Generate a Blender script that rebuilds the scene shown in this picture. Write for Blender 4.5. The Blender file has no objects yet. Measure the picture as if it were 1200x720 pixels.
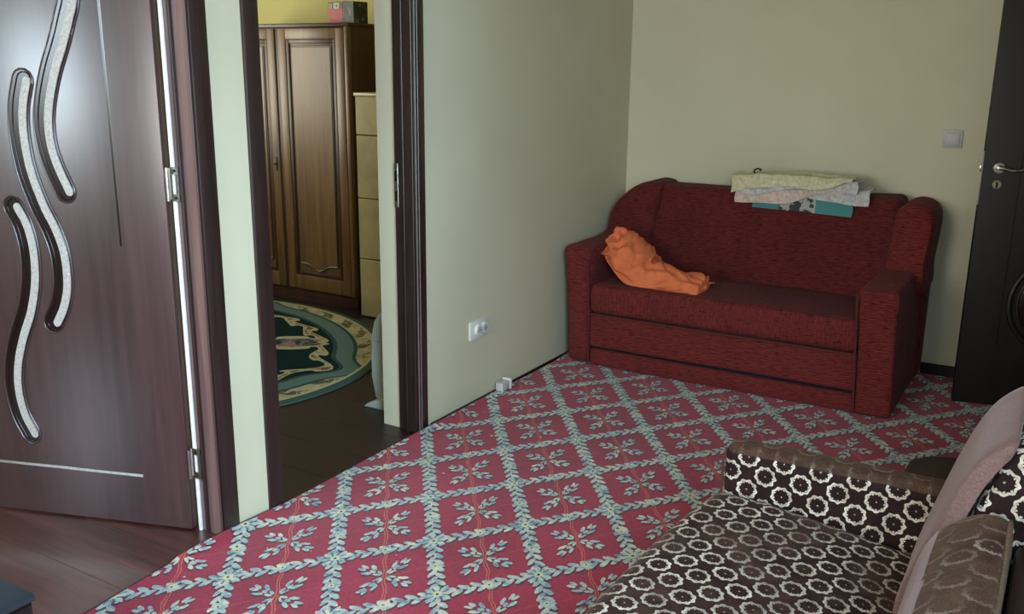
import bpy, bmesh, math, random
from mathutils import Vector, Matrix, noise
random.seed(7)
S = bpy.context.scene
COL = S.collection
PI = math.pi

# ---------------------------------------------------------------- camera
cam_d = bpy.data.cameras.new('camera'); cam = bpy.data.objects.new('camera', cam_d); COL.objects.link(cam)
F, YAW, PITCH, ROLL, CX = 1100.0, .5388, .2508, .0108, 2.2364
cy, sy, cp, sp = math.cos(YAW), math.sin(YAW), math.cos(PITCH), math.sin(PITCH)
fwd = Vector((-sy*cp, cy*cp, -sp)); rt = Vector((cy, sy, 0)); up = rt.cross(fwd)
r2 = math.cos(ROLL)*rt + math.sin(ROLL)*up; u2 = -math.sin(ROLL)*rt + math.cos(ROLL)*up
M = Matrix((r2, u2, -fwd)).transposed().to_4x4(); M.translation = Vector((CX, 0, 1.5))
cam.matrix_world = M
cam_d.sensor_width = 36; cam_d.lens = 36*F/1200; cam_d.clip_start = .02
S.camera = cam

# ---------------------------------------------------------------- world and light
S.view_settings.view_transform = 'Standard'; S.view_settings.look = 'None'
S.view_settings.gamma = 1; S.view_settings.use_curve_mapping = False
S.view_settings.exposure = 1.2
w = bpy.data.worlds.new('sky'); S.world = w; w.use_nodes = True
wn = w.node_tree.nodes; wl = w.node_tree.links
bg = wn['Background']; sky = wn.new('ShaderNodeTexSky'); sky.sky_type = 'NISHITA'
sky.sun_disc = False; sky.sun_elevation = math.radians(35); sky.sun_rotation = math.radians(200)
wl.new(sky.outputs[0], bg.inputs[0]); bg.inputs[1].default_value = .08

def area(name, loc, target, sx, sy_, power, color, spread=180):
    l = bpy.data.lights.new(name, 'AREA'); l.shape = 'RECTANGLE'; l.size = sx; l.size_y = sy_
    l.energy = power; l.color = color; l.spread = math.radians(spread)
    o = bpy.data.objects.new(name, l); COL.objects.link(o); o.location = loc
    d = Vector(target) - Vector(loc)
    o.rotation_euler = d.to_track_quat('-Z', 'Y').to_euler(); return o
area('window_daylight', (2.67, .55, 1.5), (0, 2.3, .25), 1.2, 1.25, 21.5, (.56, .80, 1.0), 100)
area('rear_window_daylight', (.62, -1.56, 1.55), (.45, 3, 1.1), 1.1, 1.2, 28, (.95, .99, .96))
area('side_room_daylight', (-1.5, -1.56, 1.78), (-1.2, 3, 1.2), 1.05, .85, 26, (.70, .88, 1.0))
area('bedroom_daylight', (-3.56, 3.1, 1.6), (-1.4, 5.0, 1.9), 1.1, 1.1, 10, (1.0, .98, .80), 130)

# ---------------------------------------------------------------- shader helpers
class X:
    """a socket with arithmetic"""
    nt = None
    def __init__(s, v): s.v = v
    @staticmethod
    def op(o, *a):
        n = X.nt.nodes.new('ShaderNodeMath'); n.operation = o
        for i, q in enumerate(a):
            q = q.v if isinstance(q, X) else q
            if isinstance(q, (int, float)): n.inputs[i].default_value = q
            else: X.nt.links.new(q, n.inputs[i])
        return X(n.outputs[0])
    def __add__(s, o): return X.op('ADD', s, o)
    __radd__ = __add__
    def __sub__(s, o): return X.op('SUBTRACT', s, o)
    def __rsub__(s, o): return X.op('SUBTRACT', o, s)
    def __mul__(s, o): return X.op('MULTIPLY', s, o)
    __rmul__ = __mul__
    def __truediv__(s, o): return X.op('DIVIDE', s, o)
    def abs(s): return X.op('ABSOLUTE', s)
    def fract(s): return X.op('FRACT', s)
    def sin(s): return X.op('SINE', s)
    def cos(s): return X.op('COSINE', s)
    def sqrt(s): return X.op('SQRT', s)
    def min(s, o): return X.op('MINIMUM', s, o)
    def max(s, o): return X.op('MAXIMUM', s, o)
    def lt(s, o): return X.op('LESS_THAN', s, o)
    def gt(s, o): return X.op('GREATER_THAN', s, o)
    def atan2(s, o): return X.op('ARCTAN2', s, o)
    def clamp(s):
        r = X.op('ADD', s, 0.0); r.v.node.use_clamp = True; return r

def lin(c):
    return tuple(((x/255)/12.92 if x/255 <= .04045 else ((x/255+.055)/1.055)**2.4) for x in c) + (1,)

def newmat(name, color=(128,128,128), rough=.6, metal=0, **kw):
    m = bpy.data.materials.new(name); m.use_nodes = True
    p = m.node_tree.nodes['Principled BSDF']
    p.inputs['Base Color'].default_value = lin(color); p.inputs['Roughness'].default_value = rough
    p.inputs['Metallic'].default_value = metal
    for k, v in kw.items(): p.inputs[k.replace('_', ' ')].default_value = v
    X.nt = m.node_tree
    return m, p, m.node_tree
def lk(nt, a, b): nt.links.new(a.v if isinstance(a, X) else a, b)
def coords(nt, kind='Object', scale=(1,1,1), rot=(0,0,0)):
    t = nt.nodes.new('ShaderNodeTexCoord'); mp = nt.nodes.new('ShaderNodeMapping')
    mp.inputs['Scale'].default_value = scale; mp.inputs['Rotation'].default_value = rot
    nt.links.new(t.outputs[kind], mp.inputs['Vector']); return mp.outputs[0]
def tex_noise(nt, vec, scale, detail=4, rough=.55, dist=0):
    n = nt.nodes.new('ShaderNodeTexNoise'); n.inputs['Scale'].default_value = scale
    n.inputs['Detail'].default_value = detail; n.inputs['Roughness'].default_value = rough
    n.inputs['Distortion'].default_value = dist
    if vec is not None: nt.links.new(vec, n.inputs['Vector'])
    return X(n.outputs['Fac'])
def ramp(nt, fac, stops):
    r = nt.nodes.new('ShaderNodeValToRGB'); e = r.color_ramp.elements
    while len(e) < len(stops): e.new(.5)
    for el, (p, c) in zip(e, stops): el.position = p; el.color = lin(c)
    lk(nt, fac, r.inputs[0]); return r.outputs[0]
def mix(nt, fac, a, b):
    n = nt.nodes.new('ShaderNodeMix'); n.data_type = 'RGBA'
    if isinstance(fac, (int, float)): n.inputs[0].default_value = fac
    else: lk(nt, fac, n.inputs[0])
    for q, s in ((a, n.inputs[6]), (b, n.inputs[7])):
        if isinstance(q, tuple): s.default_value = lin(q)
        else: lk(nt, q, s)
    return n.outputs[2]
def bump(nt, p, h, strength=.3, dist=.002):
    b = nt.nodes.new('ShaderNodeBump'); b.inputs['Strength'].default_value = strength; b.inputs['Distance'].default_value = dist
    lk(nt, h, b.inputs['Height']); nt.links.new(b.outputs[0], p.inputs['Normal'])
def sep(nt, vec):
    s = nt.nodes.new('ShaderNodeSeparateXYZ'); nt.links.new(vec, s.inputs[0])
    return X(s.outputs[0]), X(s.outputs[1]), X(s.outputs[2])

def plain(name, c, rough=.6, metal=0, var=.06, scale=30, bs=.1, **kw):
    m, p, nt = newmat(name, c, rough, metal, **kw)
    v = coords(nt); n = tex_noise(nt, v, scale)
    d = tuple(max(0, int(x*(1-var*2))) for x in c); e = tuple(min(255, int(x*(1+var*2))) for x in c)
    lk(nt, ramp(nt, n, [(.3, d), (.7, e)]), p.inputs['Base Color'])
    if bs: bump(nt, p, n, bs)
    return m
def wood(name, a, b, rough=.4, grain=(60, 60, 3), coat=0, bs=.06):
    m, p, nt = newmat(name, a, rough)
    v = coords(nt, scale=grain)
    n = tex_noise(nt, v, 1.0, 6, .6, .6)
    v2 = coords(nt, scale=tuple(g*.12 for g in grain)); n2 = tex_noise(nt, v2, 1.0, 3, .5, 1.2)
    f = n*.6 + n2*.4
    lk(nt, ramp(nt, f, [(.34, a), (.64, b)]), p.inputs['Base Color'])
    lk(nt, n*.12 + (rough-.06), p.inputs['Roughness'])
    p.inputs['Coat Weight'].default_value = coat; p.inputs['Coat Roughness'].default_value = .33
    p.inputs['Coat IOR'].default_value = 1.5 + .25*coat
    bump(nt, p, n, bs, .001); return m

# wall paint
def wallmat(name, c):
    m, p, nt = newmat(name, c, .75)
    v = coords(nt); n1 = tex_noise(nt, v, 1.3, 3); n2 = tex_noise(nt, v, 90, 4)
    d = tuple(int(x*.965) for x in c)
    lk(nt, ramp(nt, n1, [(.35, d), (.65, c)]), p.inputs['Base Color'])
    bump(nt, p, n2, .12, .001); return m
M_wall = wallmat('cream_wall_paint', (216, 209, 180))
M_wall_y = wallmat('yellow_wall_paint', (236, 226, 152))
M_ceil = wallmat('white_ceiling_paint', (225, 224, 215))
M_reveal = wallmat('white_reveal_plaster', (205, 210, 192))
M_frame = wood('dark_walnut_frame', (34, 22, 20), (54, 36, 32), .42, (70, 70, 3), .15)
M_leaf = wood('walnut_door_laminate', (58, 36, 38), (84, 57, 58), .34, (34, 34, 1.6), .9)
M_lining = wood('walnut_lining_lit', (94, 66, 66), (132, 104, 102), .4, (50, 50, 2), .2)  # walnut lightened to paint the reflected light on the first door's lining
M_leaf2 = wood('black_brown_door_laminate', (12, 8, 7), (22, 15, 13), .55, (40, 40, 2), 0)
M_ward = wood('stained_oak', (84, 56, 30), (128, 92, 52), .42, (50, 50, 2.5), .15)
M_ward_d = wood('dark_stained_oak', (46, 24, 14), (74, 42, 24), .45, (50, 50, 2.5), .1)
M_plank = wood('dark_red_floor_boards', (60, 30, 26), (116, 64, 55), .25, (2.2, 26, 26), .8, .12)
M_plank_shaded = wood('shaded_floor_boards', (26, 13, 8), (46, 25, 16), .42, (2.2, 26, 26), .1, .12)  # same boards in the bedroom, dimmer light painted into a darker colour
M_sub = plain('dark_subfloor', (34, 22, 18), .8)
M_chrome = plain('brushed_nickel', (190, 190, 188), .28, 1, .03, 60, 0)
M_white_pl = plain('white_plastic', (222, 222, 214), .35, 0, .02, 10, 0)
M_grey_pl = plain('grey_plastic', (190, 188, 190), .4, 0, .02, 10, 0)
M_bead = plain('bead_highlight_grey', (120, 118, 114), .35, 0, .03, 20, 0)
M_black = plain('black_plastic', (18, 18, 20), .35, 0, .05, 20, 0)
M_gap_light = plain('painted_gap_light', (246, 242, 242), .5, 0, .03, 20, 0)
M_groove = plain('dark_moulding', (34, 18, 18), .25, 0, .08, 20, 0)
M_skirt = plain('dark_skirting', (26, 18, 15), .5)

def glassmat():
    m, p, nt = newmat('frosted_hammered_glass', (222, 216, 210), .16)
    v = coords(nt); n = tex_noise(nt, v, 130, 3, .6)
    lk(nt, ramp(nt, n, [(.3, (186, 174, 166)), (.62, (218, 206, 198))]), p.inputs['Base Color'])
    bump(nt, p, n, .8, .004); return m
M_glass = glassmat()
def panemat():
    m, p, nt = newmat('window_glass', (230, 240, 245), .02)
    out = nt.nodes['Material Output']; tr = nt.nodes.new('ShaderNodeBsdfTransparent'); gl = nt.nodes.new('ShaderNodeBsdfGlossy')
    gl.inputs['Roughness'].default_value = .02; ms = nt.nodes.new('ShaderNodeMixShader'); fr = nt.nodes.new('ShaderNodeFresnel')
    nt.links.new(fr.outputs[0], ms.inputs[0]); nt.links.new(tr.outputs[0], ms.inputs[1]); nt.links.new(gl.outputs[0], ms.inputs[2])
    nt.links.new(ms.outputs[0], out.inputs[0]); return m
M_pane = panemat()

# ---- carpet: rhombic trellis of leaves and flowers with a leafy star in each lozenge
A_, B_ = .1954, .2542; OX, OY = .2207, 2.7486
def carpetmat():
    m, p, nt = newmat('red_trellis_carpet', (150, 38, 62), .95)
    x, y, z = sep(nt, coords(nt))
    v0 = coords(nt)
    w1 = tex_noise(nt, v0, 60, 2) - .5; w2 = tex_noise(nt, coords(nt, rot=(0, 0, 1.2)), 62, 2) - .5
    def ell(a, b, ca, cb, ang, la, lb):
        c, s = math.cos(ang), math.sin(ang)
        da = a - ca; db = b - cb
        p1 = (da*c + db*s)*(1/la); p2 = (db*c - da*s)*(1/lb)
        return p1*p1 + p2*p2
    def flower(a, b, r0, k, amp):
        r = (a*a + b*b).sqrt(); th = a.atan2(b)
        q = r*(1/r0)/(1 + (th*k).cos()*amp); return q*q
    def pattern(dx, dy):
        xx = (x - OX + dx + w1*.010)*(.5/A_); yy = (y - OY + dy + w2*.010)*(.5/B_)
        u = xx + yy; v = xx - yy                      # integer at trellis crossings
        pu = (u + .5).fract() - .5; pv = (v + .5).fract() - .5
        fu = u.fract() - .5; fv = v.fract() - .5
        # trellis bands of overlapping tilted leaves
        def band(t, s_, n):
            s1 = (s_*n).fract() - .5; s2 = (s_*n + .5).fract() - .5; tn = t*n
            a_ = ell(s1, tn, .0, .30, .62, .58, .24)
            b_ = ell(s2, tn, .0, -.30, -.62, .58, .24)
            return a_.min(b_)
        e = band(pu, v, 8.0).min(band(pv, u*-1, 8.0))
        big = flower(pu, pv, .125, 8, .26)
        mid = flower(pu, fv, .075, 5, .25).min(flower(fu, pv, .075, 5, .25))
        au, av = fu.abs(), fv.abs(); mx = au.max(av); mn = au.min(av)
        st = ell(mx, mn, .222, .190, .62, .050, .021)
        st = st.min(ell(mx, mn, .178, .100, .40, .058, .022)).min(ell(mx, mn, .118, .112, PI/4, .035, .018))
        st = st.min(ell(mx, mn, .075, .045, .5, .045, .016))
        return e.min(big).min(mid).min(st), u, v, pu, pv, fu, fv
    e2, u, v, pu, pv, fu, fv = pattern(0, 0)
    sh_, *_r = pattern(-.0062, .0078)
    pale = e2.lt(1.0); edge = sh_.lt(1.05).max(e2.lt(1.18)*.0)
    wob = (v*(2*PI*3.0)).sin()*.010
    l1 = (((fu - wob).abs() - .013).abs()).lt(.0042) * (fv.abs()).lt(.44)
    l2 = ((fv - (u*(2*PI*2)).sin()*.012).abs()).lt(.004)
    n_t = tex_noise(nt, v0, 160, 3); n_c = tex_noise(nt, v0, 34, 3); n_b = tex_noise(nt, v0, 2.2, 3)
    red = ramp(nt, n_t*.5 + n_b*.5, [(.38, (132, 27, 50)), (.62, (170, 40, 70))])
    c = mix(nt, edge*.85, red, (44, 34, 56))
    palec = ramp(nt, n_c*.75 + n_t*.25, [(.36, (106, 136, 146)), (.50, (168, 184, 180)), (.64, (214, 212, 182))])
    c = mix(nt, pale, c, palec)
    c = mix(nt, l2*.45, c, (186, 96, 76)); c = mix(nt, l1*.9, c, (206, 112, 84))
    r1 = (pu*pu + pv*pv).sqrt(); th = pu.atan2(pv)
    vein = ((th*8).cos()).lt(-.70) * r1.gt(.045) * r1.lt(.12)
    c = mix(nt, vein*.85, c, (54, 62, 84))
    rm = ((pu*pu + fv*fv).sqrt()).min((fu*fu + pv*pv).sqrt())
    dot = r1.lt(.016).max(rm.lt(.012))
    yel = (r1.lt(.046)*r1.gt(.016)).max(rm.lt(.030)*rm.gt(.012))
    c = mix(nt, yel*.6, c, (226, 214, 150))
    c = mix(nt, dot, c, (40, 40, 52))
    sp_ = tex_noise(nt, v0, 34, 1); c = mix(nt, sp_.gt(.80), c, (220, 200, 196))
    lk(nt, c, p.inputs['Base Color']); p.inputs['Sheen Weight'].default_value = .15; p.inputs['Sheen Roughness'].default_value = .6
    p.inputs['Specular IOR Level'].default_value = .12
    bump(nt, p, n_t + pale*.35, .4, .002); return m
M_carpet = carpetmat()
M_carpet_edge = plain('dark_red_binding', (82, 22, 34), .9, 0, .1, 90, .3)

# ---- oval rug
def rugmat():
    m, p, nt = newmat('green_cream_rug', (120, 120, 90), .95)
    x, y, z = sep(nt, coords(nt)); v = coords(nt)
    nx = tex_noise(nt, v, 6, 3) - .5; n2 = tex_noise(nt, v, 14, 3, .6, .8); n3 = tex_noise(nt, coords(nt, rot=(0, 0, 2)), 22, 3, .5, 1.5)
    ax = x*(1/1.27); ay = y*(1/1.10); th = ay.atan2(ax); r = (ax*ax + ay*ay).sqrt()
    cream = ramp(nt, n2, [(.40, (176, 168, 124)), (.62, (206, 196, 150))])
    flow = ramp(nt, n3, [(.4, (138, 92, 80)), (.6, (84, 96, 74))])
    fl = (th*30 + (r*30).sin()*2).sin()*.5 + n2
    c = mix(nt, (fl.gt(.62)*n3.gt(.44))*((r - .915).abs().lt(.03)).max(n2.gt(.55)*n3.gt(.48)), cream, flow)
    lb_ = ((th - .21)*4).cos().max(0.0); lb_ = lb_*lb_; lb_ = lb_*lb_; lb_ = lb_*lb_
    q = r - lb_*.09 + (((th - .98)*4).cos())*.012
    c = mix(nt, q.lt(.885), c, (58, 84, 82)); c = mix(nt, q.lt(.868), c, (104, 128, 118))
    c = mix(nt, q.lt(.795), c, (58, 84, 82)); c = mix(nt, q.lt(.775), c, (16, 46, 42))
    wv = (q - .715 + ((th*22 + (q*60).sin()).sin())*.022).abs()
    c = mix(nt, wv.lt(.026), c, (190, 180, 134)); c = mix(nt, wv.lt(.010)*n3.gt(.5), c, (128, 92, 78))
    t4 = ((th - .70)*2).sin()*.5*r; d1 = (r - .60)*(1/.15); d2 = t4*(1/.10)
    d = (d1*d1 + d2*d2).sqrt() + ((t4*90).cos())*.10
    c = mix(nt, d.lt(1.0), c, (192, 180, 136)); c = mix(nt, d.lt(.80), c, (52, 66, 62))
    c = mix(nt, d.lt(.80)*n2.gt(.46), c, (158, 130, 112)); c = mix(nt, d.lt(.45)*n3.gt(.5), c, (126, 110, 128))
    c = mix(nt, r.gt(.955), c, (196, 188, 142)); c = mix(nt, r.gt(.968), c, (76, 96, 86))
    lk(nt, c, p.inputs['Base Color']); p.inputs['Specular IOR Level'].default_value = .1
    bump(nt, p, tex_noise(nt, v, 140, 2), .4, .002); return m
M_rug = rugmat()

# ---- red chenille of the sofa (uv in metres)
def sofamat(name, vertical=False, dark=1.0):
    m, p, nt = newmat(name, (110, 40, 36), .9)
    sc = (320, 30, 1) if vertical else (26, 300, 1)
    v = coords(nt, 'UV', sc); n = tex_noise(nt, v, 1.0, 3, .6)
    n2 = tex_noise(nt, coords(nt, 'UV'), 5, 3)
    n4 = tex_noise(nt, coords(nt, 'UV', (22, 150, 1)), 1.0, 2)
    a, b, c_ = [tuple(int(q*dark) for q in cc) for cc in ((78, 30, 28), (108, 41, 39), (132, 56, 52))]
    col = ramp(nt, n*.85 + n2*.15, [(.34, a), (.5, b), (.68, c_)])
    col = mix(nt, (n4.lt(.385))*.7, col, (50, 18, 18))
    lk(nt, col, p.inputs['Base Color']); p.inputs['Specular IOR Level'].default_value = .15
    p.inputs['Sheen Weight'].default_value = .04; p.inputs['Sheen Roughness'].default_value = .5
    u_, v_, _ = sep(nt, coords(nt, 'UV'))
    rib = ((u_ if vertical else v_)*(2*PI/(.021 if vertical else .0125))).sin()
    bump(nt, p, n*.7 + rib*(.9 if vertical else .45), .6, .003); return m
M_sofa = sofamat('red_chenille'); M_sofa_v = sofamat('red_chenille_vertical_rib', True)
M_sofa_shaded = sofamat('red_chenille_shaded', False, .88)  # same chenille darkened, painting the weaker light on seat and back
M_sofa_pipe = plain('dark_red_piping', (84, 30, 28), .85, 0, .1, 200, .3)
M_gap = plain('dark_gap', (14, 8, 8), .9)

# ---- ring-patterned velvet of the armchair (uv in metres)
def velvet(name, wear):
    m, p, nt = newmat(name, (40, 24, 22), .75)
    x, y, _ = sep(nt, coords(nt, 'UV')); uv = coords(nt, 'UV')
    wv = tex_noise(nt, uv, 70, 2) - .5
    k = 1/.0675
    a = ((x + y)*.70711 + wv*.006)*k; b = ((x - y)*.70711 + wv*.005)*k
    a = a.fract() - .5; b = b.fract() - .5
    r = (a*a + b*b).sqrt(); th = a.atan2(b)
    sc = (th*9).cos()*.028 + .375
    ringd = (r - sc).abs()
    nb = tex_noise(nt, uv, 22, 3); nf = tex_noise(nt, uv, 260, 2)
    # big, uneven rubbed areas
    rub = ((tex_noise(nt, uv, 5.5, 3) - .5)*2.8 + wear).clamp()
    ring = ringd.lt(.046)
    nibs = ((th*9).cos()).gt(.55)*(r - .31).abs().lt(.035)
    ring = ring.max(nibs)
    dot = r.lt(.035)
    base = ramp(nt, nf*.5 + nb*.5, [(.35, (26, 13, 14)), (.65, (52, 30, 28))])
    worn = ramp(nt, nf*.6 + nb*.4, [(.35, (60, 41, 31)), (.65, (104, 77, 60))])
    col = mix(nt, rub*.75, base, worn)
    cream = ramp(nt, nb, [(.4, (186, 170, 152)), (.6, (230, 218, 204))])
    fade = (1.0 - rub*1.05).clamp()
    # pile hides one side of each ring where it is rubbed
    side = ((th + .9).cos()*.5 + .5 + fade*.9).clamp()
    col = mix(nt, ring*side*(fade*.85 + .15), col, cream)
    col = mix(nt, dot*fade*.7, col, (196, 176, 160))
    lk(nt, col, p.inputs['Base Color'])
    p.inputs['Sheen Weight'].default_value = .22; p.inputs['Sheen Roughness'].default_value = .35
    p.inputs['Sheen Tint'].default_value = (.6, .42, .34, 1); p.inputs['Specular IOR Level'].default_value = .2
    bump(nt, p, r.lt(.33)*1.0 + nf*.3 - ring*.6, .6, .003); return m
M_vel = velvet('ring_velvet', -.25); M_vel_w = velvet('rubbed_ring_velvet', .20); M_vel_ww = velvet('bald_ring_velvet', .95)
M_vel_top = velvet('bald_brown_velvet', 1.25)
def plush():
    m, p, nt = newmat('pinkish_brown_plush', (112, 84, 80), .8)
    n = tex_noise(nt, coords(nt, 'UV', (1, 2.5, 1)), 60, 4, .7); n1 = tex_noise(nt, coords(nt, 'UV'), 220, 3)
    lk(nt, ramp(nt, n*.5 + n1*.5, [(.30, (92, 66, 63)), (.5, (118, 90, 86)), (.7, (134, 105, 100))]), p.inputs['Base Color'])
    p.inputs['Sheen Weight'].default_value = .6; p.inputs['Sheen Roughness'].default_value = .35
    p.inputs['Sheen Tint'].default_value = (.7, .58, .58, 1)
    bump(nt, p, n1 + n*.5, .3, .0015); return m
M_plush = plush()
M_brown_pipe = plain('brown_piping', (70, 48, 40), .8, 0, .1, 200, .2)
M_cream_pipe = plain('tan_piping', (104, 84, 66), .8, 0, .1, 200, .2)
M_orange = plain('orange_cotton', (224, 118, 72), .9, 0, .015, 120, .2)
M_beige_tile = plain('beige_glazed_tile', (178, 164, 118), .35, 0, .05, 5, .05)
M_grout = plain('brown_grout', (84, 72, 50), .8)
M_leather = plain('dark_brown_leatherette', (46, 24, 20), .45, 0, .08, 40, .1)

# ---------------------------------------------------------------- mesh helpers
ROOT = {}
def uv_box(me):
    uvl = me.uv_layers.new(name='UVMap')
    for poly in me.polygons:
        n = poly.normal; a = max(range(3), key=lambda i: abs(n[i]))
        for li in poly.loop_indices:
            c = me.vertices[me.loops[li].vertex_index].co
            uvl.data[li].uv = ((c.y, c.z), (c.x, c.z), (c.x, c.y))[a]
def build(name, bm, mat, parent=None, smooth=True, ang=40, label=None, local=False, kind=None, uv=True):
    """one bmesh -> one mesh object; parent is an empty or a mesh already built"""
    bmesh.ops.recalc_face_normals(bm, faces=bm.faces)
    inv = ROOT.get(parent.name) if parent else None
    me = bpy.data.meshes.new(name)
    bm.to_mesh(me); bm.free()
    if uv: uv_box(me)
    if inv is not None and not local: me.transform(inv.inverted())
    mats = mat if isinstance(mat, list) else [mat]
    for q in mats: me.materials.append(q)
    if smooth:
        me.shade_smooth()
        me.set_sharp_from_angle(angle=math.radians(ang))
    o = bpy.data.objects.new(name, me); COL.objects.link(o)
    if parent: o.parent = parent
    ROOT[o.name] = inv if inv is not None else Matrix()
    if label: o['label'] = label
    if kind: o['kind'] = kind
    return o
def thing(name, label, cat, loc=(0,0,0), rotz=0, group=None, kind=None):
    o = bpy.data.objects.new(name, None); COL.objects.link(o)
    o.empty_display_size = .1
    o.location = loc; o.rotation_euler = (0, 0, rotz)
    if label: o['label'] = label
    if cat: o['category'] = cat
    if group: o['group'] = group
    if kind: o['kind'] = kind
    ROOT[o.name] = Matrix.Translation(Vector(loc)) @ Matrix.Rotation(rotz, 4, 'Z')
    return o
def solo(o, label, cat, group=None, base=None):
    """a thing that is one mesh: put its origin at its base"""
    me = o.data
    xs = [v.co for v in me.vertices]
    c = Vector(((min(v.x for v in xs)+max(v.x for v in xs))/2, (min(v.y for v in xs)+max(v.y for v in xs))/2, min(v.z for v in xs)))
    me.transform(Matrix.Translation(-c)); o.location = c
    o['label'] = label; o['category'] = cat
    if group: o['group'] = group
    ROOT[o.name] = Matrix.Translation(c)
    return o
def box(bm, x0, x1, y0, y1, z0, z1, bev=0, seg=2, mat=0):
    vs = [bm.verts.new((x, y, z)) for z in (z0, z1) for y in (y0, y1) for x in (x0, x1)]
    q = [(0,2,3,1),(4,5,7,6),(0,1,5,4),(2,6,7,3),(0,4,6,2),(1,3,7,5)]
    fs = [bm.faces.new([vs[i] for i in f]) for f in q]
    for f in fs: f.material_index = mat
    if bev:
        es = {e for f in fs for e in f.edges}
        bmesh.ops.bevel(bm, geom=list(es), offset=bev, segments=seg, affect='EDGES', profile=.5)
    return vs
def B(*a, **k):
    bm = bmesh.new(); box(bm, *a, **k); return bm
def soft(x0, x1, y0, y1, z0, z1, r=.03, n=14, k=3, fn=None):
    """rounded box with dense grid; fn(local[-1..1]^3, world) -> world"""
    bm = bmesh.new()
    c = Vector(((x0+x1)/2, (y0+y1)/2, (z0+z1)/2)); h = Vector(((x1-x0)/2, (y1-y0)/2, (z1-z0)/2))
    r = min(r, *(q*.98 for q in h))
    def samples(hh, nn):
        a = hh - r
        core = [-a + 2*a*i/nn for i in range(nn+1)] if a > 1e-6 else [0]
        arc = [a + r*math.tan(PI/4*j/k) for j in range(1, k+1)]
        return [-q for q in reversed(arc)] + core + arc
    mxh = max(h)
    S_ = [samples(h[i], max(2, int(n*h[i]/mxh))) for i in range(3)]
    vd = {}
    def vert(p):
        key = tuple(round(q, 6) for q in p)
        if key in vd: return vd[key]
        inner = Vector([max(-(h[i]-r), min(h[i]-r, p[i])) for i in range(3)])
        d = Vector(p) - inner
        if d.length > 1e-9: d = d.normalized()*r
        q = inner + d; wd = c + q
        if fn: wd = fn(Vector((q[0]/h[0], q[1]/h[1], q[2]/h[2])), wd)
        vd[key] = bm.verts.new(wd); return vd[key]
    for ax in range(3):
        o = [i for i in range(3) if i != ax]
        for sgn in (-1, 1):
            for i in range(len(S_[o[0]])-1):
                for j in range(len(S_[o[1]])-1):
                    qs = []
                    for (di, dj) in ((0,0),(1,0),(1,1),(0,1)):
                        p = [0,0,0]; p[ax] = sgn*h[ax]; p[o[0]] = S_[o[0]][i+di]; p[o[1]] = S_[o[1]][j+dj]
                        qs.append(vert(p))
                    if len(set(qs)) > 2:
                        try: bm.faces.new(qs)
                        except ValueError: pass
    return bm
def prism(profile, axis, a, b, bm=None, bev=0, seg=2):
    """profile: list of 2-d points in the plane perpendicular to axis (order x,y,z without axis)"""
    bm = bm or bmesh.new()
    def P(t, q):
        l = list(q); l.insert(axis, t); return l
    va = [bm.verts.new(P(a, q)) for q in profile]; vb = [bm.verts.new(P(b, q)) for q in profile]
    n = len(profile)
    fs = [bm.faces.new(va), bm.faces.new(vb[::-1])]
    for i in range(n): bm.faces.new((va[i], vb[i], vb[(i+1) % n], va[(i+1) % n]))
    if bev:
        es = {e for f in fs for e in f.edges}
        bmesh.ops.bevel(bm, geom=list(es), offset=bev, segments=seg, affect='EDGES', profile=.5)
    return bm
def tube(pts, r, sides=8, bm=None, caps=True):
    bm = bm or bmesh.new(); pts = [Vector(p) for p in pts]; rings = []
    prev = None
    for i, p in enumerate(pts):
        t = (pts[min(i+1, len(pts)-1)] - pts[max(i-1, 0)]).normalized()
        n = prev - t*prev.dot(t) if prev else (Vector((0,0,1)).cross(t) if abs(t.z) < .9 else Vector((1,0,0)).cross(t))
        n.normalize(); prev = n; b = t.cross(n)
        rr = r[i] if isinstance(r, (list, tuple)) else r
        rings.append([bm.verts.new(p + (n*math.cos(2*PI*k/sides) + b*math.sin(2*PI*k/sides))*rr) for k in range(sides)])
    for i in range(len(rings)-1):
        for k in range(sides):
            bm.faces.new((rings[i][k], rings[i][(k+1) % sides], rings[i+1][(k+1) % sides], rings[i+1][k]))
    if caps: bm.faces.new(rings[0][::-1]); bm.faces.new(rings[-1])
    return bm
def lathe(prof, cx, cy_, z0=0, seg=32, bm=None):
    bm = bm or bmesh.new(); rings = []
    for r, z in prof:
        rings.append([bm.verts.new((cx + r*math.cos(2*PI*k/seg), cy_ + r*math.sin(2*PI*k/seg), z0+z)) for k in range(seg)])
    for i in range(len(rings)-1):
        for k in range(seg): bm.faces.new((rings[i][k], rings[i][(k+1) % seg], rings[i+1][(k+1) % seg], rings[i+1][k]))
    bm.faces.new(rings[0][::-1]); bm.faces.new(rings[-1]); return bm
def catmull(pts, n=6):
    P = [Vector(p) for p in pts]; P = [2*P[0]-P[1]] + P + [2*P[-1]-P[-2]]; out = []
    for i in range(1, len(P)-2):
        for k in range(n):
            t = k/n
            out.append(.5*((2*P[i]) + (P[i+1]-P[i-1])*t + (2*P[i-1]-5*P[i]+4*P[i+1]-P[i+2])*t*t + (3*P[i]-P[i-1]-3*P[i+1]+P[i+2])*t**3))
    out.append(P[-2]); return out
def struct(name, bm, mat, parent=None, **k):
    return build(name, bm, mat, parent, smooth=False, kind=None if parent else 'structure', **k)

# ================================================================ SETTING
D = 5.015; XR = 2.70; YB = -1.6; XL = -3.6; H = 2.6; T = .185
OP1 = (1.02, 1.925); OP2 = (2.165, 2.985); DH = 2.10          # rough door openings in the left wall
fl = struct('floor', B(XL-.2, XR+1.6, YB-.2, D+.2, -.12, -.022), M_sub)
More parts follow.
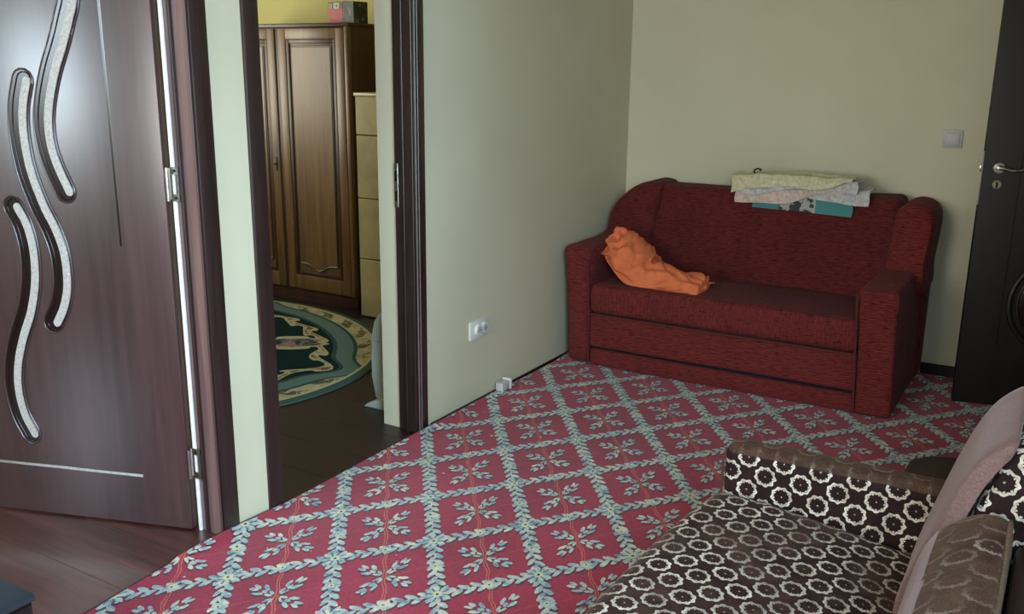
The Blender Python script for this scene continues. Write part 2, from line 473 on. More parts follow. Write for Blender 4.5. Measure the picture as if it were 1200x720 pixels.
# floor boards, along X, seen in the two side rooms
bw = .226; y = 1.53 - bw*13; k = 0
def board(x0, x1, ya, yb):
    bm = B(x0, x1, ya+.0006, yb-.0006, -.022, 0, bev=.0014, seg=1)
    return bm
boards = []
y = 1.53 - bw*13
while y < D:
    ya, yb = max(y, YB), min(y+bw, D)
    if yb > ya + .01:
        cuts = [XL, 0.30, XR]
        r = random.Random(int(y*1000))
        mid = -1.7 + r.uniform(-.5, .5)
        for a, b in ((XL, mid), (mid, .02)):
            o = build('floor_board', board(a+.001, b-.001, ya, yb), M_plank if ya < 2.0 else M_plank_shaded, fl, smooth=False)
    y += bw
struct('floor_main_room', B(.02, XR, YB, D, -.022, -.004), M_sub)

def wall_with_openings(name, axis, a0, a1, t0, t1, ops, mat, z1=H):
    """wall running along axis (0=x,1=y) between t0..t1 on the other axis; ops: (from, to, zlow, zhigh)"""
    bm = bmesh.new(); cur = a0
    def bx(p, q, zl, zh):
        if q - p < 1e-4 or zh - zl < 1e-4: return
        if axis == 1: box(bm, t0, t1, p, q, zl, zh)
        else: box(bm, p, q, t0, t1, zl, zh)
    for (p, q, zl, zh) in sorted(ops):
        bx(cur, p, -.022, z1); bx(p, q, -.022, zl); bx(p, q, zh, z1); cur = q
    bx(cur, a1, -.022, z1)
    return struct(name, bm, mat)
WIN = (-.1, 1.2, .85, 2.15)
wall_with_openings('wall_left', 1, YB, D, -T, 0, [(*OP1, -.022, DH), (*OP2, -.022, DH)], M_wall)
wall_with_openings('wall_right', 1, YB, D, XR, XR+.2, [WIN, (3.93, 4.86, -.022, DH)], M_wall)
wall_with_openings('wall_back', 0, XL, XR+1.4, D, D+.2, [], M_wall)
wall_with_openings('wall_front', 0, XL-.2, XR+1.4, YB-.2, YB, [(.05, 1.45, .85, 2.15), (-2.05, -.75, .95, 2.25)], M_wall)
wall_with_openings('wall_bedroom_back', 0, XL, -T, D-.012, D-.001, [], M_wall_y)
wall_with_openings('wall_partition', 0, XL, -T-.0, 2.02, 2.10, [], M_reveal)
wall_with_openings('wall_side_room', 1, YB, D, XL-.2, XL, [(2.5, 3.7, .95, 2.2)], M_wall_y)
wall_with_openings('wall_hall', 1, YB, D, XR+1.2, XR+1.4, [], M_wall)
struct('ceiling', B(XL-.2, XR+1.4, YB-.2, D+.2, H, H+.1), M_ceil)
struct('baseboard_back', B(1.68, XR, D-.014, D, 0, .06, bev=.003, seg=1), M_skirt)
struct('gap_shade_left', B(.0, .008, 3.07, D, -.004, .012), M_skirt)  # thin dark strip paints the shaded floor gap; this wall has no skirting

# windows: frame, mullion, sash and pane
def window(name, axis, p, q, zl, zh, t, sgn):
    """frame in opening; t centre on the other axis"""
    bm = bmesh.new(); fw = .055
    def bx(a, b, c, d, th=.03, m=None):
        m = m or bm
        if axis == 1: box(m, t-th, t+th, a, b, c, d, bev=.004, seg=1)
        else: box(m, a, b, t-th, t+th, c, d, bev=.004, seg=1)
    bx(p, q, zl, zl+fw); bx(p, q, zh-fw, zh); bx(p, p+fw, zl+fw, zh-fw); bx(q-fw, q, zl+fw, zh-fw)
    mid = (p+q)/2
    w_ = struct(name, bm, M_white_pl)
    b2 = bmesh.new(); bx(mid-.04, mid+.04, zl+fw, zh-fw, .035, b2); build('mullion', b2, M_white_pl, w_, smooth=False)
    for a, b in ((p+fw, mid-.04), (mid+.04, q-fw)):
        b3 = bmesh.new(); bx(a, b, zl+fw, zh-fw, .003, b3); build('pane', b3, M_pane, w_, smooth=False)
    b4 = bmesh.new()
    if axis == 1: box(b4, t-.2*sgn if sgn > 0 else t, t if sgn > 0 else t-.2*sgn, p-.04, q+.04, zl-.03, zl, bev=.006, seg=2)
    else: box(b4, p-.04, q+.04, min(t, t-.2*sgn), max(t, t-.2*sgn), zl-.03, zl, bev=.006, seg=2)
    build('sill', b4, M_white_pl, w_, smooth=False)
window('window_1', 1, *WIN, XR+.1, 1)
window('window_2', 0, .05, 1.45, .85, 2.15, YB-.1, -1)
window('window_3', 0, -2.05, -.75, .95, 2.25, YB-.1, -1)
window('window_4', 1, 2.5, 3.7, .95, 2.2, XL-.1, -1)

# ---------------- door frames in the left wall
def casing_v(y0, y1, x0, x1, z1, bevy=.006):
    bm = B(x0, x1, y0, y1, 0, z1, bev=bevy, seg=2); return bm
def door_frame(name, ya, yb, depth, lit_lining=False):
    """ya, yb clear opening; casing 7 cm on the room face; lining goes back `depth`"""
    e = thing(name, None, None, (0, (ya+yb)/2, 0), kind='structure')
    th = .022
    m_l = M_lining if lit_lining else M_frame
    for (a, b) in ((ya-th, ya), (yb, yb+th)):
        l = build('door_lining', B(-depth, .002, a, b, 0, 2.04+th, bev=.002, seg=1), m_l, e, smooth=False)
    build('door_lining', B(-depth, .002, ya, yb, 2.04, 2.04+th, bev=.002, seg=1), m_l, e, smooth=False)
    for (a, b) in ((ya-.07, ya-.004), (yb+.004, yb+.07)):
        build('casing', casing_v(a, b, -.001, .014, 2.04+.07), M_frame, e)
    build('casing', B(-.001, .014, ya-.07, yb+.07, 2.044, 2.11, bev=.006), M_frame, e)
    return e
f1 = door_frame('door_1', 1.09, 1.908, .104, True)
f2 = door_frame('door_2', 2.187, 2.968, .088)
# casing beads, highlight painted in by a lighter colour, and the stop ridges, thin
for yy in (2.972, 2.988):
    build('casing_bead', B(.0125, .0165, yy, yy+.0035, 0, 2.1, bev=.001, seg=1), M_bead, f2, smooth=False)
build('door_stop', B(-.048, -.036, 2.958, 2.969, 0, 2.04, bev=.002, seg=1), M_frame, f2, smooth=False)
build('casing_bead', B(.004, .010, 1.9035, 1.9075, 0, 2.1, bev=.001, seg=1), M_leaf, f1, smooth=False)
build('door_stop', B(-.060, -.050, 1.896, 1.9085, 0, 2.04, bev=.002, seg=1), M_frame, f1, smooth=False)
build('gap_light_strip', B(-.098, -.086, 1.898, 1.9085, .0, 2.04, bev=.003, seg=2), M_gap_light, f1)  # near-white strip paints the light that shines through the hinge gap
# strike plate on door_2 frame
sp0 = bmesh.new(); box(sp0, -.089, -.070, 2.9655, 2.9685, .95, 1.125, bev=.001, seg=1)
spo = build('strike_plate', sp0, M_chrome, f2, smooth=False)
for z0, z1 in ((1.055, 1.095), (.975, 1.015)):
    build('latch_hole', B(-.085, -.075, 2.9648, 2.9656, z0, z1), M_black, spo, smooth=False)

# ---------------- door leaves
def rotm(px, py, dx, dy):
    return math.atan2(dy, dx)
def spoints(pts, n=8): return catmull([(a, 0, b) for a, b in pts], n)
def strip_mesh(path, wdt, y0, y1, off=0, round_end=True):
    """flat ribbon in the local XZ plane following path, thickness y0..y1, half-width wdt, rounded ends"""
    bm = bmesh.new(); P = [Vector((p.x, 0, p.z)) for p in path]; L = []; R_ = []
    n = len(P)
    for i, p in enumerate(P):
        t = (P[min(i+1, n-1)] - P[max(i-1, 0)]).normalized(); nrm = Vector((t.z, 0, -t.x))
        f = 1.0
        L.append(p + nrm*(wdt+off)); R_.append(p - nrm*(wdt-off))
    def cap(p, q, outward, k=5):
        c = (p+q)/2; rr = (p-q)/2; o = []
        for i in range(1, k):
            a = PI*i/k; o.append(c + rr*math.cos(a) + outward*rr.length*math.sin(a))
        return o
    t0 = (P[0]-P[1]).normalized(); t1 = (P[-1]-P[-2]).normalized()
    loop_f = [bm.verts.new((q.x, y0, q.z)) for q in L]; 
    # quads along strip, fan caps
    def layer(yv):
        return [bm.verts.new((q.x, yv, q.z)) for q in L], [bm.verts.new((q.x, yv, q.z)) for q in R_], \
               [bm.verts.new((q.x, yv, q.z)) for q in cap(L[-1], R_[-1], t1)], [bm.verts.new((q.x, yv, q.z)) for q in cap(R_[0], L[0], t0)]
    for v in loop_f: bm.verts.remove(v)
    A1, A2, C1, C0 = layer(y0); E1, E2, G1, G0 = layer(y1)
    for i in range(n-1):
        bm.faces.new((A1[i], A1[i+1], A2[i+1], A2[i])); bm.faces.new((E1[i], E2[i], E2[i+1], E1[i+1]))
    bm.faces.new([A1[-1]] + C1 + [A2[-1]]); bm.faces.new([A2[0]] + C0 + [A1[0]])
    bm.faces.new(([E1[-1]] + G1 + [E2[-1]])[::-1]); bm.faces.new(([E2[0]] + G0 + [E1[0]])[::-1])
    la = A1 + C1 + A2[::-1] + C0; lb = E1 + G1 + E2[::-1] + G0
    for i in range(len(la)):
        j = (i+1) % len(la); bm.faces.new((la[i], lb[i], lb[j], la[j]))
    return bm
def ring_mesh(path, w_in, w_out, y0, y1):
    """raised rounded rim around the ribbon: a tube following its outline"""
    P = [Vector((p.x, 0, p.z)) for p in path]; n = len(P); L = []; R_ = []
    wm = (w_in+w_out)/2
    for i, p in enumerate(P):
        t = (P[min(i+1, n-1)] - P[max(i-1, 0)]).normalized(); nrm = Vector((t.z, 0, -t.x))
        L.append(p + nrm*wm); R_.append(p - nrm*wm)
    t0 = (P[0]-P[1]).normalized(); t1 = (P[-1]-P[-2]).normalized()
    def cap(p, q, outward, k=6):
        c = (p+q)/2; rr = (p-q)/2
        return [c + rr*math.cos(PI*i/k) + outward*rr.length*math.sin(PI*i/k) for i in range(1, k)]
    loop = L + cap(L[-1], R_[-1], t1) + R_[::-1] + cap(R_[0], L[0], t0)
    loop = [Vector((q.x, (y0+y1)/2, q.z)) for q in loop]; loop.append(loop[0].copy())
    return tube(loop, (w_out-w_in)/2, 6, caps=False)

LH = (-.104, 1.886); la = math.atan2(-.329, -.944)
lf = thing('door_leaf', None, None, (LH[0], LH[1], 0), la, kind='structure')
# local frame: +x from hinge to free edge, room-facing side is +y or -y
# normal facing the camera: (d.y,-d.x) rotated -> local -y is rotated (sin a, -cos a)
nx_, ny_ = math.sin(la), -math.cos(la)
side = 1 if (nx_*(CX-LH[0]) + ny_*(0-LH[1])) > 0 else -1    # +1: local -y faces camera
FS = -1*side                                              # sign of local y that faces the camera
def LB(x0, x1, y0, y1, z0, z1, **k):
    a, b = sorted((y0*FS, y1*FS)); return B(x0, x1, a, b, z0, z1, **k)
build('panel', LB(.008, .80, -.040, 0, .006, 2.035, bev=.003, seg=2), M_leaf, lf, local=True)
CUR = [
 [(.253,1.675),(.27,1.627),(.299,1.555),(.333,1.481),(.36,1.406),(.377,1.33),(.377,1.254),(.361,1.189),(.330,1.112)],
 [(.436,1.445),(.460,1.367),(.468,1.277),(.458,1.173),(.427,1.068),(.392,.989),(.372,.909),(.374,.812),(.395,.741),(.425,.688)],
 [(.522,1.058),(.494,.998),(.482,.917),(.489,.82),(.517,.719),(.557,.631),(.588,.541),(.600,.451),(.588,.362),(.558,.294)]]
CUR[0] = [(.300,1.90),(.262,1.84),(.244,1.76)] + CUR[0]
for c in CUR:
    path = spoints(c, 6)
    sh = [Vector((p.x+.0165, 0, p.z)) for p in path]      # moulding sits wider towards the free edge
    g1 = strip_mesh(sh, .0325, .0005*FS, .0022*FS); build('dark_recess', g1, M_groove, lf, local=True, ang=60)
    r_ = ring_mesh(sh, .0315, .038, -.001*FS, .003*FS); build('moulding_rim', r_, M_leaf, lf, local=True, ang=60)
    r_ = ring_mesh([Vector((p.x+.0105, 0, p.z)) for p in path], .0235, .0275, .001*FS, .004*FS); build('moulding_rim', r_, M_groove, lf, local=True, ang=60)
    build('glass_strip', strip_mesh(path, .0130, .002*FS, .006*FS), M_glass, lf, local=True, ang=60)
build('groove', LB(.169, .1760, 0, .0006, .95, 2.0), M_groove, lf, smooth=False, local=True)
build('groove_lip', LB(.1665, .169, 0, .0008, .95, 2.0), M_leaf, lf, smooth=False, local=True)
build('chrome_strip', LB(.171, .78, 0, .002, .176, .186, bev=.0008, seg=1), M_chrome, lf, local=True, label='chrome strip')
for zc in (.242, 1.147, 1.86):
    k = build('hinge', LB(-.0125, -.0005, -.036, -.010, zc-.048, zc+.048, bev=.001, seg=1), M_chrome, lf, local=True)
    kb = tube([(-.006, .006*FS, zc-.05), (-.006, .006*FS, zc+.05)], .0055, 10); build('hinge_pin', kb, M_chrome, k, local=True)
# hinge leaves screwed to the jamb
for zc in (.242, 1.147, 1.86):
    hp = bmesh.new()
    # plate with a cut-out, on lining face y=1.908
    for (x0, x1, z0, z1) in ((-.098, -.062, zc+.030, zc+.052), (-.098, -.062, zc-.052, zc-.030), (-.098, -.090, zc-.03, zc+.03), (-.070, -.062, zc-.03, zc+.03)):
        box(hp, x0, x1, 1.896, 1.8985, z0, z1)
    h = build('hinge_plate', hp, M_chrome, f1, smooth=False)
    for zz in (zc+.041, zc-.041):
        build('screw', tube([(-.078, 1.8935, zz), (-.078, 1.8965, zz)], .0045, 8), M_black, h)

# right door: dark open leaf
RA = (1.878, 4.60); RB = (2.655, 4.80); ra = math.atan2(RB[1]-RA[1], RB[0]-RA[0])
rd = thing('door_leaf', None, None, (RA[0], RA[1], 0), ra, kind='structure')
# local: x from free edge to hinge, -y faces camera
build('panel', B(0, .80, 0, .04, .012, 2.04, bev=.003, seg=2), M_leaf2, rd, local=True)
hz = 1.095
lp = build('lock_plate', B(-.0018, .0005, .008, .032, .93, 1.165, bev=.0006, seg=1), M_grey_pl, rd, local=True, smooth=False, label='long pale lock plate')
build('latch', B(-.011, 0, .013, .027, 1.075, 1.105, bev=.003, seg=2), M_chrome, lp, local=True)
hd = build('handle', tube([(.062, 0, hz), (.062, -.045, hz)], [.011, .010], 12), M_chrome, rd, local=True)
build('lever', tube(catmull([(.055, -.047, hz+.004), (.075, -.050, hz+.001), (.105, -.050, hz-.007), (.135, -.048, hz-.006), (.165, -.044, hz+.004)], 4), [.009]*5+[.008]*6+[.006]*6, 10), M_chrome, hd, local=True)
build('rose', tube([(.062, -.0005, hz), (.062, -.009, hz)], [.026, .023], 24), M_chrome, hd, local=True)
kh = build('key_rose', tube([(.062, -.0005, hz-.072), (.062, -.007, hz-.072)], [.020, .018], 24), M_chrome, rd, local=True)
build('key_cylinder', B(.058, .066, -.012, -.006, hz-.087, hz-.060, bev=.002, seg=1), M_black, kh, local=True)
build('groove', B(.150, .1545, -.0012, 0, .3, 1.95), M_groove, rd, local=True, smooth=False)
def oval_ring(cx, cz, a, b, r, y):
    n = 40; pts = [(cx + a*math.cos(2*PI*i/n), y, cz + b*math.sin(2*PI*i/n)) for i in range(n+1)]
    return tube(pts, r, 8, caps=False)
build('oval_moulding', oval_ring(.385, .50, .205, .215, .013, -.001), M_leaf2, rd, local=True)
build('oval_moulding', oval_ring(.385, .50, .172, .182, .007, -.001), M_leaf2, rd, local=True)
ov = bmesh.new(); nn = 40
vs1 = [ov.verts.new((.385+.165*math.cos(2*PI*i/nn), -.001, .5+.175*math.sin(2*PI*i/nn))) for i in range(nn)]
vs2 = [ov.verts.new((.385+.150*math.cos(2*PI*i/nn), -.006, .5+.160*math.sin(2*PI*i/nn))) for i in range(nn)]
for i in range(nn): ov.faces.new((vs1[i], vs1[(i+1) % nn], vs2[(i+1) % nn], vs2[i]))
ov.faces.new(vs2); build('oval_panel', ov, M_groove, rd, local=True)
f3 = thing('door_3', None, None, (XR, 4.4, 0), kind='structure')
for (a, b) in ((3.931, 3.955), (4.835, 4.859)):
    build('door_lining', B(XR-.002, XR+.1, a, b, 0, 2.06), M_leaf2, f3, smooth=False)
for (a, b) in ((3.88, 3.945), (4.845, 4.91)):
    build('casing', B(XR-.014, XR+.001, a, b, 0, 2.12, bev=.005), M_leaf2, f3)
build('casing', B(XR-.014, XR+.001, 3.88, 4.91, 2.06, 2.12, bev=.005), M_leaf2, f3)

# ================================================================ CARPET
def carpet():
    bm = bmesh.new(); x0, x1, y0, y1 = .020, 2.66, -1.35, 4.985
    nx, ny = 40, 190; V = []
    def edge(y):                        # wavy left edge of the carpet
        e = x0 + .010*math.sin(y*2.3) + .006*math.sin(y*6.1+1)
        if y < 2.0: e += .018*min(1, (2.0-y)/.6)*math.sin((2.0-y)*3+.4)
        return e
    def hgt(x, y):
        d = x - edge(y)
        h = .009 + .0015*noise.noise(Vector((x*3, y*3, 0)))
        # ripple and lifted lip along thresholds and wall
        h += .016*math.exp(-(d/.035)**2)*(.5+.5*math.sin(y*4.2+.6))*(1 if y > 1.7 else .35)
        return h
    for j in range(ny+1):
        y = y0 + (y1-y0)*j/ny; row = []
        for i in range(nx+1):
            t = (i/nx)**1.8; x = edge(y) + (x1-edge(y))*t
            row.append(bm.verts.new((x, y, hgt(x, y))))
        V.append(row)
    for j in range(ny):
        for i in range(nx): bm.faces.new((V[j][i], V[j][i+1], V[j+1][i+1], V[j+1][i]))
    o = build('trellis_carpet', bm, M_carpet, uv=False, ang=80)
    o['label'] = 'red carpet with pale flower trellis covering the main room floor'; o['category'] = 'carpet'
    # bound edge with thickness
    pts = []
    for j in range(ny+1):
        y = y0 + (y1-y0)*j/ny; pts.append((edge(y)-.001, y, hgt(edge(y), y)-.003))
    build('bound_edge', tube(pts, .0042, 6), M_carpet_edge, o)
    return o
carpet()

# ================================================================ SOFA
sf = thing('sofa', 'small dark red chenille two-seat sofa against the back wall', 'sofa', (.86, 4.55, 0))
YF = 4.17; YK = 4.97
def ns(p, s, a): return noise.noise(Vector((p.x*s, p.y*s, p.z*s)))*a
# plinth and drawer
build('plinth', soft(.205, 1.515, YF+.012, YK-.05, .012, .096, .010, 16), M_sofa, sf)
build('shadow_gap', B(.21, 1.51, YF+.040, YK-.06, .096, .116), M_gap, sf, smooth=False)
build('drawer_front', soft(.202, 1.515, YF+.004, YF+.055, .114, .285, .012, 22, fn=lambda l, w_: w_ + Vector((0, ns(w_, 4, .003), ns(w_, 2, .003)))), M_sofa, sf)
build('frame', B(.2, 1.515, YF+.05, YK-.05, .1, .28), M_sofa, sf)
# seat cushion
def seatfn(l, w_):
    w_ = w_.copy()
    if l.z > 0:
        w_.z += .016*(1-l.x**2)*(1-l.y**4)*1 + ns(w_, 5, .007) - .020*max(0, l.y)
    if l.y < -.8: w_.y += -.008*(1-l.z*l.z) + .0016*math.sin(w_.x*2*PI/.021)
    return w_
bm = soft(.198, 1.508, YF-.002, 4.80, .288, .440, .035, 90, 4, seatfn)
bm.normal_update()
st = build('seat_cushion', bm, [M_sofa_shaded, M_sofa_v], sf)
for p_ in st.data.polygons:
    if p_.normal.y < -.6: p_.material_index = 1
build('seat_piping', tube([(.2, YF-.006, .287), (.6, YF-.009, .286), (1.1, YF-.009, .286), (1.507, YF-.006, .288)], .005, 6), M_sofa_pipe, sf)
# arms
def armfn(sgn):
    def f(l, w_):
        w_ = w_.copy(); t = max(0, (w_.z-.05)/.57)
        if sgn < 0:
            w_.x += -(.040 if l.x < 0 else .018)*t**2.2
        else:
            w_.x += (-.018 if l.x > 0 else -.030)*t**1.2
        if l.z > 0: w_.z += .035*max(0, l.y)*l.z
        w_ += Vector((ns(w_, 6, .003), ns(w_, 6, .003), ns(w_, 5, .004)))
        return w_
    return f
build('arm', soft(.072, .205, YF, YK-.1, .012, .626, .045, 40, 5, armfn(-1)), M_sofa, sf)
build('arm', soft(1.522, 1.674, YF, YK-.1, .012, .585, .022, 40, 4, armfn(1)), M_sofa, sf)
build('arm_piping', tube(catmull([(.205, YF-.003, .018), (.200, YF-.004, .30), (.186, YF-.004, .56)], 5), .005, 6), M_sofa_pipe, sf)
build('arm_piping', tube(catmull([(1.522, YF-.003, .018), (1.508, YF-.006, .25), (1.497, YF-.004, .45), (1.49, YF-.002, .56)], 5), .006, 6), M_sofa_pipe, sf)
build('arm_piping', tube(catmull([(1.658, YF+.004, .50), (1.655, YF+.003, .57), (1.62, YF+.002, .588), (1.50, YF+.002, .583)], 5), .004, 6), M_sofa_pipe, sf)
# backrest centre, leaning
def backfn(l, w_):
    w_ = w_.copy(); t = (w_.z-.36)/.56
    w_.y += .10*t if l.y < 0 else .02*t
    if l.y < 0: w_.y -= .03*(1-l.x**2)*(1-(2*t-1)**2) 
    if l.z > .5: w_.z += .012*l.x - .004
    w_ += Vector((0, ns(w_, 4, .010), ns(w_, 3, .008))); return w_
build('backrest', soft(.20, 1.545, 4.66, YK-.02, .36, .905, .04, 40, 4, backfn), M_sofa_shaded, sf)
build('back_frame', B(.07, 1.690, YK-.16, YK-.01, .02, .74, bev=.03), M_sofa, sf)
# rolled wings at the ends of the backrest
def wing(pts, y0, y1, lean):
    prof = [Vector((p[0], 0, p[1])) for p in pts]
    P = catmull([(p.x, 0, p.z) for p in prof] + [(prof[0].x, 0, prof[0].z)], 4)[:-1]
    bm = bmesh.new(); rings = []
    cx_ = sum(p.x for p in P)/len(P); cz_ = sum(p.z for p in P)/len(P)
    for (y, s) in ((y0, .0), (y0, .6), (y0+.006, .84), (y0+.022, .95), (y0+.05, 1.0), (y1-.04, 1.0), (y1-.01, .95), (y1, .82)):
        r_ = []
        for p in P:
            x = cx_ + (p.x-cx_)*s; z = cz_ + (p.z-cz_)*s
            r_.append(bm.verts.new((x + ns(Vector((x, y, z)), 8, .003), y + lean*(z-.45) + ns(Vector((x, y, z)), 7, .006), z)))
        rings.append(r_)
    for a, b in zip(rings[:-1], rings[1:]):
        for i in range(len(P)):
            j = (i+1) % len(P)
            bm.faces.new((a[i], a[j], b[j], b[i]))
    bm.faces.new(rings[-1])
    bmesh.ops.remove_doubles(bm, verts=bm.verts, dist=1e-5)
    return bm
build('wing', wing([(.055,.50),(.045,.62),(.050,.71),(.080,.785),(.135,.845),(.215,.895),(.285,.905),(.335,.872),(.325,.70),(.29,.50)], 4.63, YK-.02, .16), M_sofa_shaded, sf)
build('wing', wing([(1.50,.48),(1.512,.64),(1.520,.79),(1.540,.872),(1.59,.902),(1.645,.898),(1.688,.866),(1.704,.81),(1.700,.72),(1.692,.60),(1.685,.48)], 4.60, YK-.02, .16), M_sofa, sf)

# ---- crumpled orange garment on the left seat corner
def cloth_grid(fn, nu, nv, thick, mat, name='cloth'):
    bm = bmesh.new(); V = [[bm.verts.new(fn(i/nu, j/nv)) for i in range(nu+1)] for j in range(nv+1)]
    for j in range(nv):
        for i in range(nu): bm.faces.new((V[j][i], V[j][i+1], V[j+1][i+1], V[j+1][i]))
    bmesh.ops.recalc_face_normals(bm, faces=bm.faces)
    if sum(f.normal.z for f in bm.faces) < 0: bmesh.ops.reverse_faces(bm, faces=bm.faces)
    # solidify by hand
    bm.normal_update(); top = list(bm.verts); idx = {v: i for i, v in enumerate(top)}
    low = [bm.verts.new(v.co - v.normal*thick) for v in top]
    fs = list(bm.faces); be = [e for e in bm.edges if e.is_boundary]
    for f in fs: bm.faces.new([low[idx[v]] for v in f.verts][::-1])
    for e in be:
        a, b = e.verts; bm.faces.new((a, b, low[idx[b]], low[idx[a]]))
    return bm
def ridge(p): return 1 - abs(noise.noise(p))*2
def orange():
    # spine from arm top down to the seat and along it
    spine = catmull([(.215, 4.47, .625), (.255, 4.44, .60), (.31, 4.40, .545), (.42, 4.35, .47), (.54, 4.33, .455), (.68, 4.32, .452), (.762, 4.32, .450)], 8)
    hw = [.050, .110, .140, .150, .120, .108, .100]; hh = [.050, .085, .105, .108, .085, .072, .060]
    def lerp(a, t):
        k = min(len(a)-2, int(t*(len(a)-1))); f = t*(len(a)-1)-k; return a[k]*(1-f)+a[k+1]*f
    bm = bmesh.new(); rings = []; n = 72; m = 130
    for i in range(m+1):
        t = i/m; q = t*(len(spine)-1); k = min(len(spine)-2, int(q)); c = spine[k].lerp(spine[k+1], q-k)
        tg = (spine[min(k+1, len(spine)-1)] - spine[max(k-1, 0)]).normalized()
        sd = Vector((0, 0, 1)).cross(tg).normalized(); upv = tg.cross(sd).normalized()
        endf = min(1, (t*12)**.5 if t < .083 else 1) * min(1, ((1-t)*30)**.5)
        r_ = []
        for j in range(n):
            a = 2*PI*j/n
            ca, sa = math.cos(a), math.sin(a)
            w1, h1 = lerp(hw, t)*endf, lerp(hh, t)*endf
            p = c + sd*(w1*ca) + upv*(h1*(sa if sa > 0 else sa*.42))
            d = (sd*ca + upv*sa).normalized()
            q1 = Vector((t*4.4 + ca*1.0, sa*1.1 - t*3.0, 3.1))
            fold = ridge(q1*1.0)*.5 + ridge(q1*2.1 + Vector((5, 1, 2)))*.30 + ridge(q1*4.3)*.09
            amp = (.070 if sa > -.2 else .008)*endf*(1 - .35*t)
            p += d*(fold-.55)*amp
            # garments lie on the seat, the top folds open
            zs = .448 if t > .5 else .446
            if p.z < zs and p.x > .22: p.z = zs + .002*math.sin(a*7)
            if p.y < 4.215: p.y = 4.215 + (p.y-4.215)*.4
            r_.append(bm.verts.new(p))
        rings.append(r_)
    for a, b in zip(rings[:-1], rings[1:]):
        for i in range(n): bm.faces.new((a[i], a[(i+1) % n], b[(i+1) % n], b[i]))
    bm.faces.new(rings[0][::-1]); bm.faces.new(rings[-1])
    o = build('crumpled_garment', bm, M_orange, ang=75)
    solo(o, 'crumpled orange garment lying in the left corner of the red sofa', 'clothing')
    # sleeve end lying flat with ragged hem
    def fn(u, v):
        x = .50 + u*.26 + .012*math.sin(v*9); y = 4.235 + v*.17 + .015*math.sin(u*8)
        return Vector((x, y, .462 + .012*ridge(Vector((u*5, v*4, 0))) + .014*(1-(2*v-1)**2)*(1-u*.4)))
    build('sleeve', cloth_grid(fn, 60, 36, .004, M_orange), M_orange, o, ang=75)
    bm = tube(catmull([(.215, 4.43, .655), (.235, 4.42, .685), (.265, 4.425, .675), (.275, 4.44, .64), (.262, 4.44, .61)], 6), [.012, .016, .018, .020, .021, .021, .020]*3+[.018]*4, 10)
    build('collar', bm, M_orange, o, ang=75)
orange()

# ---- cloths folded over the sofa back
def m_print():
    m, p, nt = newmat('teal_printed_cotton', (70, 150, 146), .9)
    v = coords(nt); n = tex_noise(nt, v, 22, 3, .6, .5); x, y, z = sep(nt, v)
    pr = mix(nt, n.gt(.5), (60, 66, 70), (170, 166, 158))
    c = mix(nt, x.gt(-.11)*x.lt(.07), (74, 134, 134), pr)
    lk(nt, c, p.inputs['Base Color']); bump(nt, p, tex_noise(nt, v, 300, 2), .3, .001); return m
M_teal = m_print()
M_cloth1 = plain('pale_pink_cotton', (206, 184, 170), .9, 0, .05, 60, .2)
M_cloth2 = plain('pale_yellow_cotton', (206, 198, 160), .9, 0, .05, 60, .2)
M_cloth3 = plain('grey_white_cotton', (190, 186, 182), .9, 0, .06, 60, .2)
def drape(x0, x1, z_top, yf, drop, seed, thick, mat, label, name, skew=0, back=.12, lift=0, hem=.01, amp=.006, gradz=0):
    """cloth lying over the top of the sofa back with a hanging front"""
    def fn(u, v):
        x = x0 + (x1-x0)*u
        dr = drop*(1 + hem*(.6*math.sin(u*7+seed) + .9*abs(((u*2.3+seed*.37) % 1)-.5))) + skew*(u-.5)
        L1 = back; L2 = dr; s = v*(L1+L2)
        n_ = ridge(Vector((u*3+seed, v*3.2, seed)))*amp + ridge(Vector((u*2.2+seed*3, v*9, seed)))*amp*.6 + noise.noise(Vector((u*9, v*6, seed)))*amp*.5
        if s < L1: y = yf + (L1-s); z = z_top + lift*(1-abs(2*u-1)) + n_ - .006*(s/L1)**2
        else:
            q = s-L1; a = min(q/.03, PI/2); rr = .03*2/PI
            y = yf - rr*math.sin(a) - max(0, q-.03)*.05 - .0; z = z_top - rr*(1-math.cos(a)) - max(0, q-.03*1.0)*.98 + lift*(1-abs(2*u-1)) + n_*(1-min(1, q/.02))
            y -= n_*.8
            if q > .03: y += max(0, q-.03)*(-.02)
        z += gradz*(u-.5)
        x += .01*noise.noise(Vector((v*4, seed, 1)))
        return Vector((x, y, z))
    bm = cloth_grid(fn, 56, 26, thick, mat)
    o = build(name, bm, mat, ang=70)
    solo(o, label, 'cloth', 'cloths folded over the red sofa back'); return o
YT = 4.755
drape(.835, 1.325, .925, YT-.012, .122, 1, .004, M_teal, 'teal printed cloth hanging lowest over the sofa back', 'folded_cloth', skew=.012, amp=.003)
drape(.790, 1.400, .938, YT-.018, .060, 2, .006, M_cloth3, 'pale grey-pink cloth draped just above the teal one, wide hanging ends', 'folded_cloth', skew=.01, hem=.35, amp=.006, gradz=-.004)
drape(.752, 1.290, .952, YT-.030, .088, 5, .007, M_cloth1, 'pinkish white folded cloth whose left corner hangs down over the sofa back', 'folded_cloth', skew=-.07, hem=.28, amp=.008, gradz=.012)
drape(.765, 1.345, .966, YT-.040, .055, 7, .008, M_cloth3, 'grey-white rumpled cloth directly under the topmost yellowish one', 'folded_cloth', hem=.4, amp=.010, gradz=.012, skew=-.03)
top_cloth = drape(.735, 1.320, .980, YT-.050, .055, 9, .009, M_cloth2, 'pale yellow cloth lying topmost on the sofa back pile', 'folded_cloth', hem=.4, amp=.011, gradz=.014, lift=.006, skew=-.06)
build('strap', tube(catmull([(.845, 4.70, .992), (.838, 4.70, 1.004), (.852, 4.70, 1.016), (.872, 4.70, 1.014), (.868, 4.70, 1.006)], 5), .004, 6), M_skirt, top_cloth, label='small dark strap end')

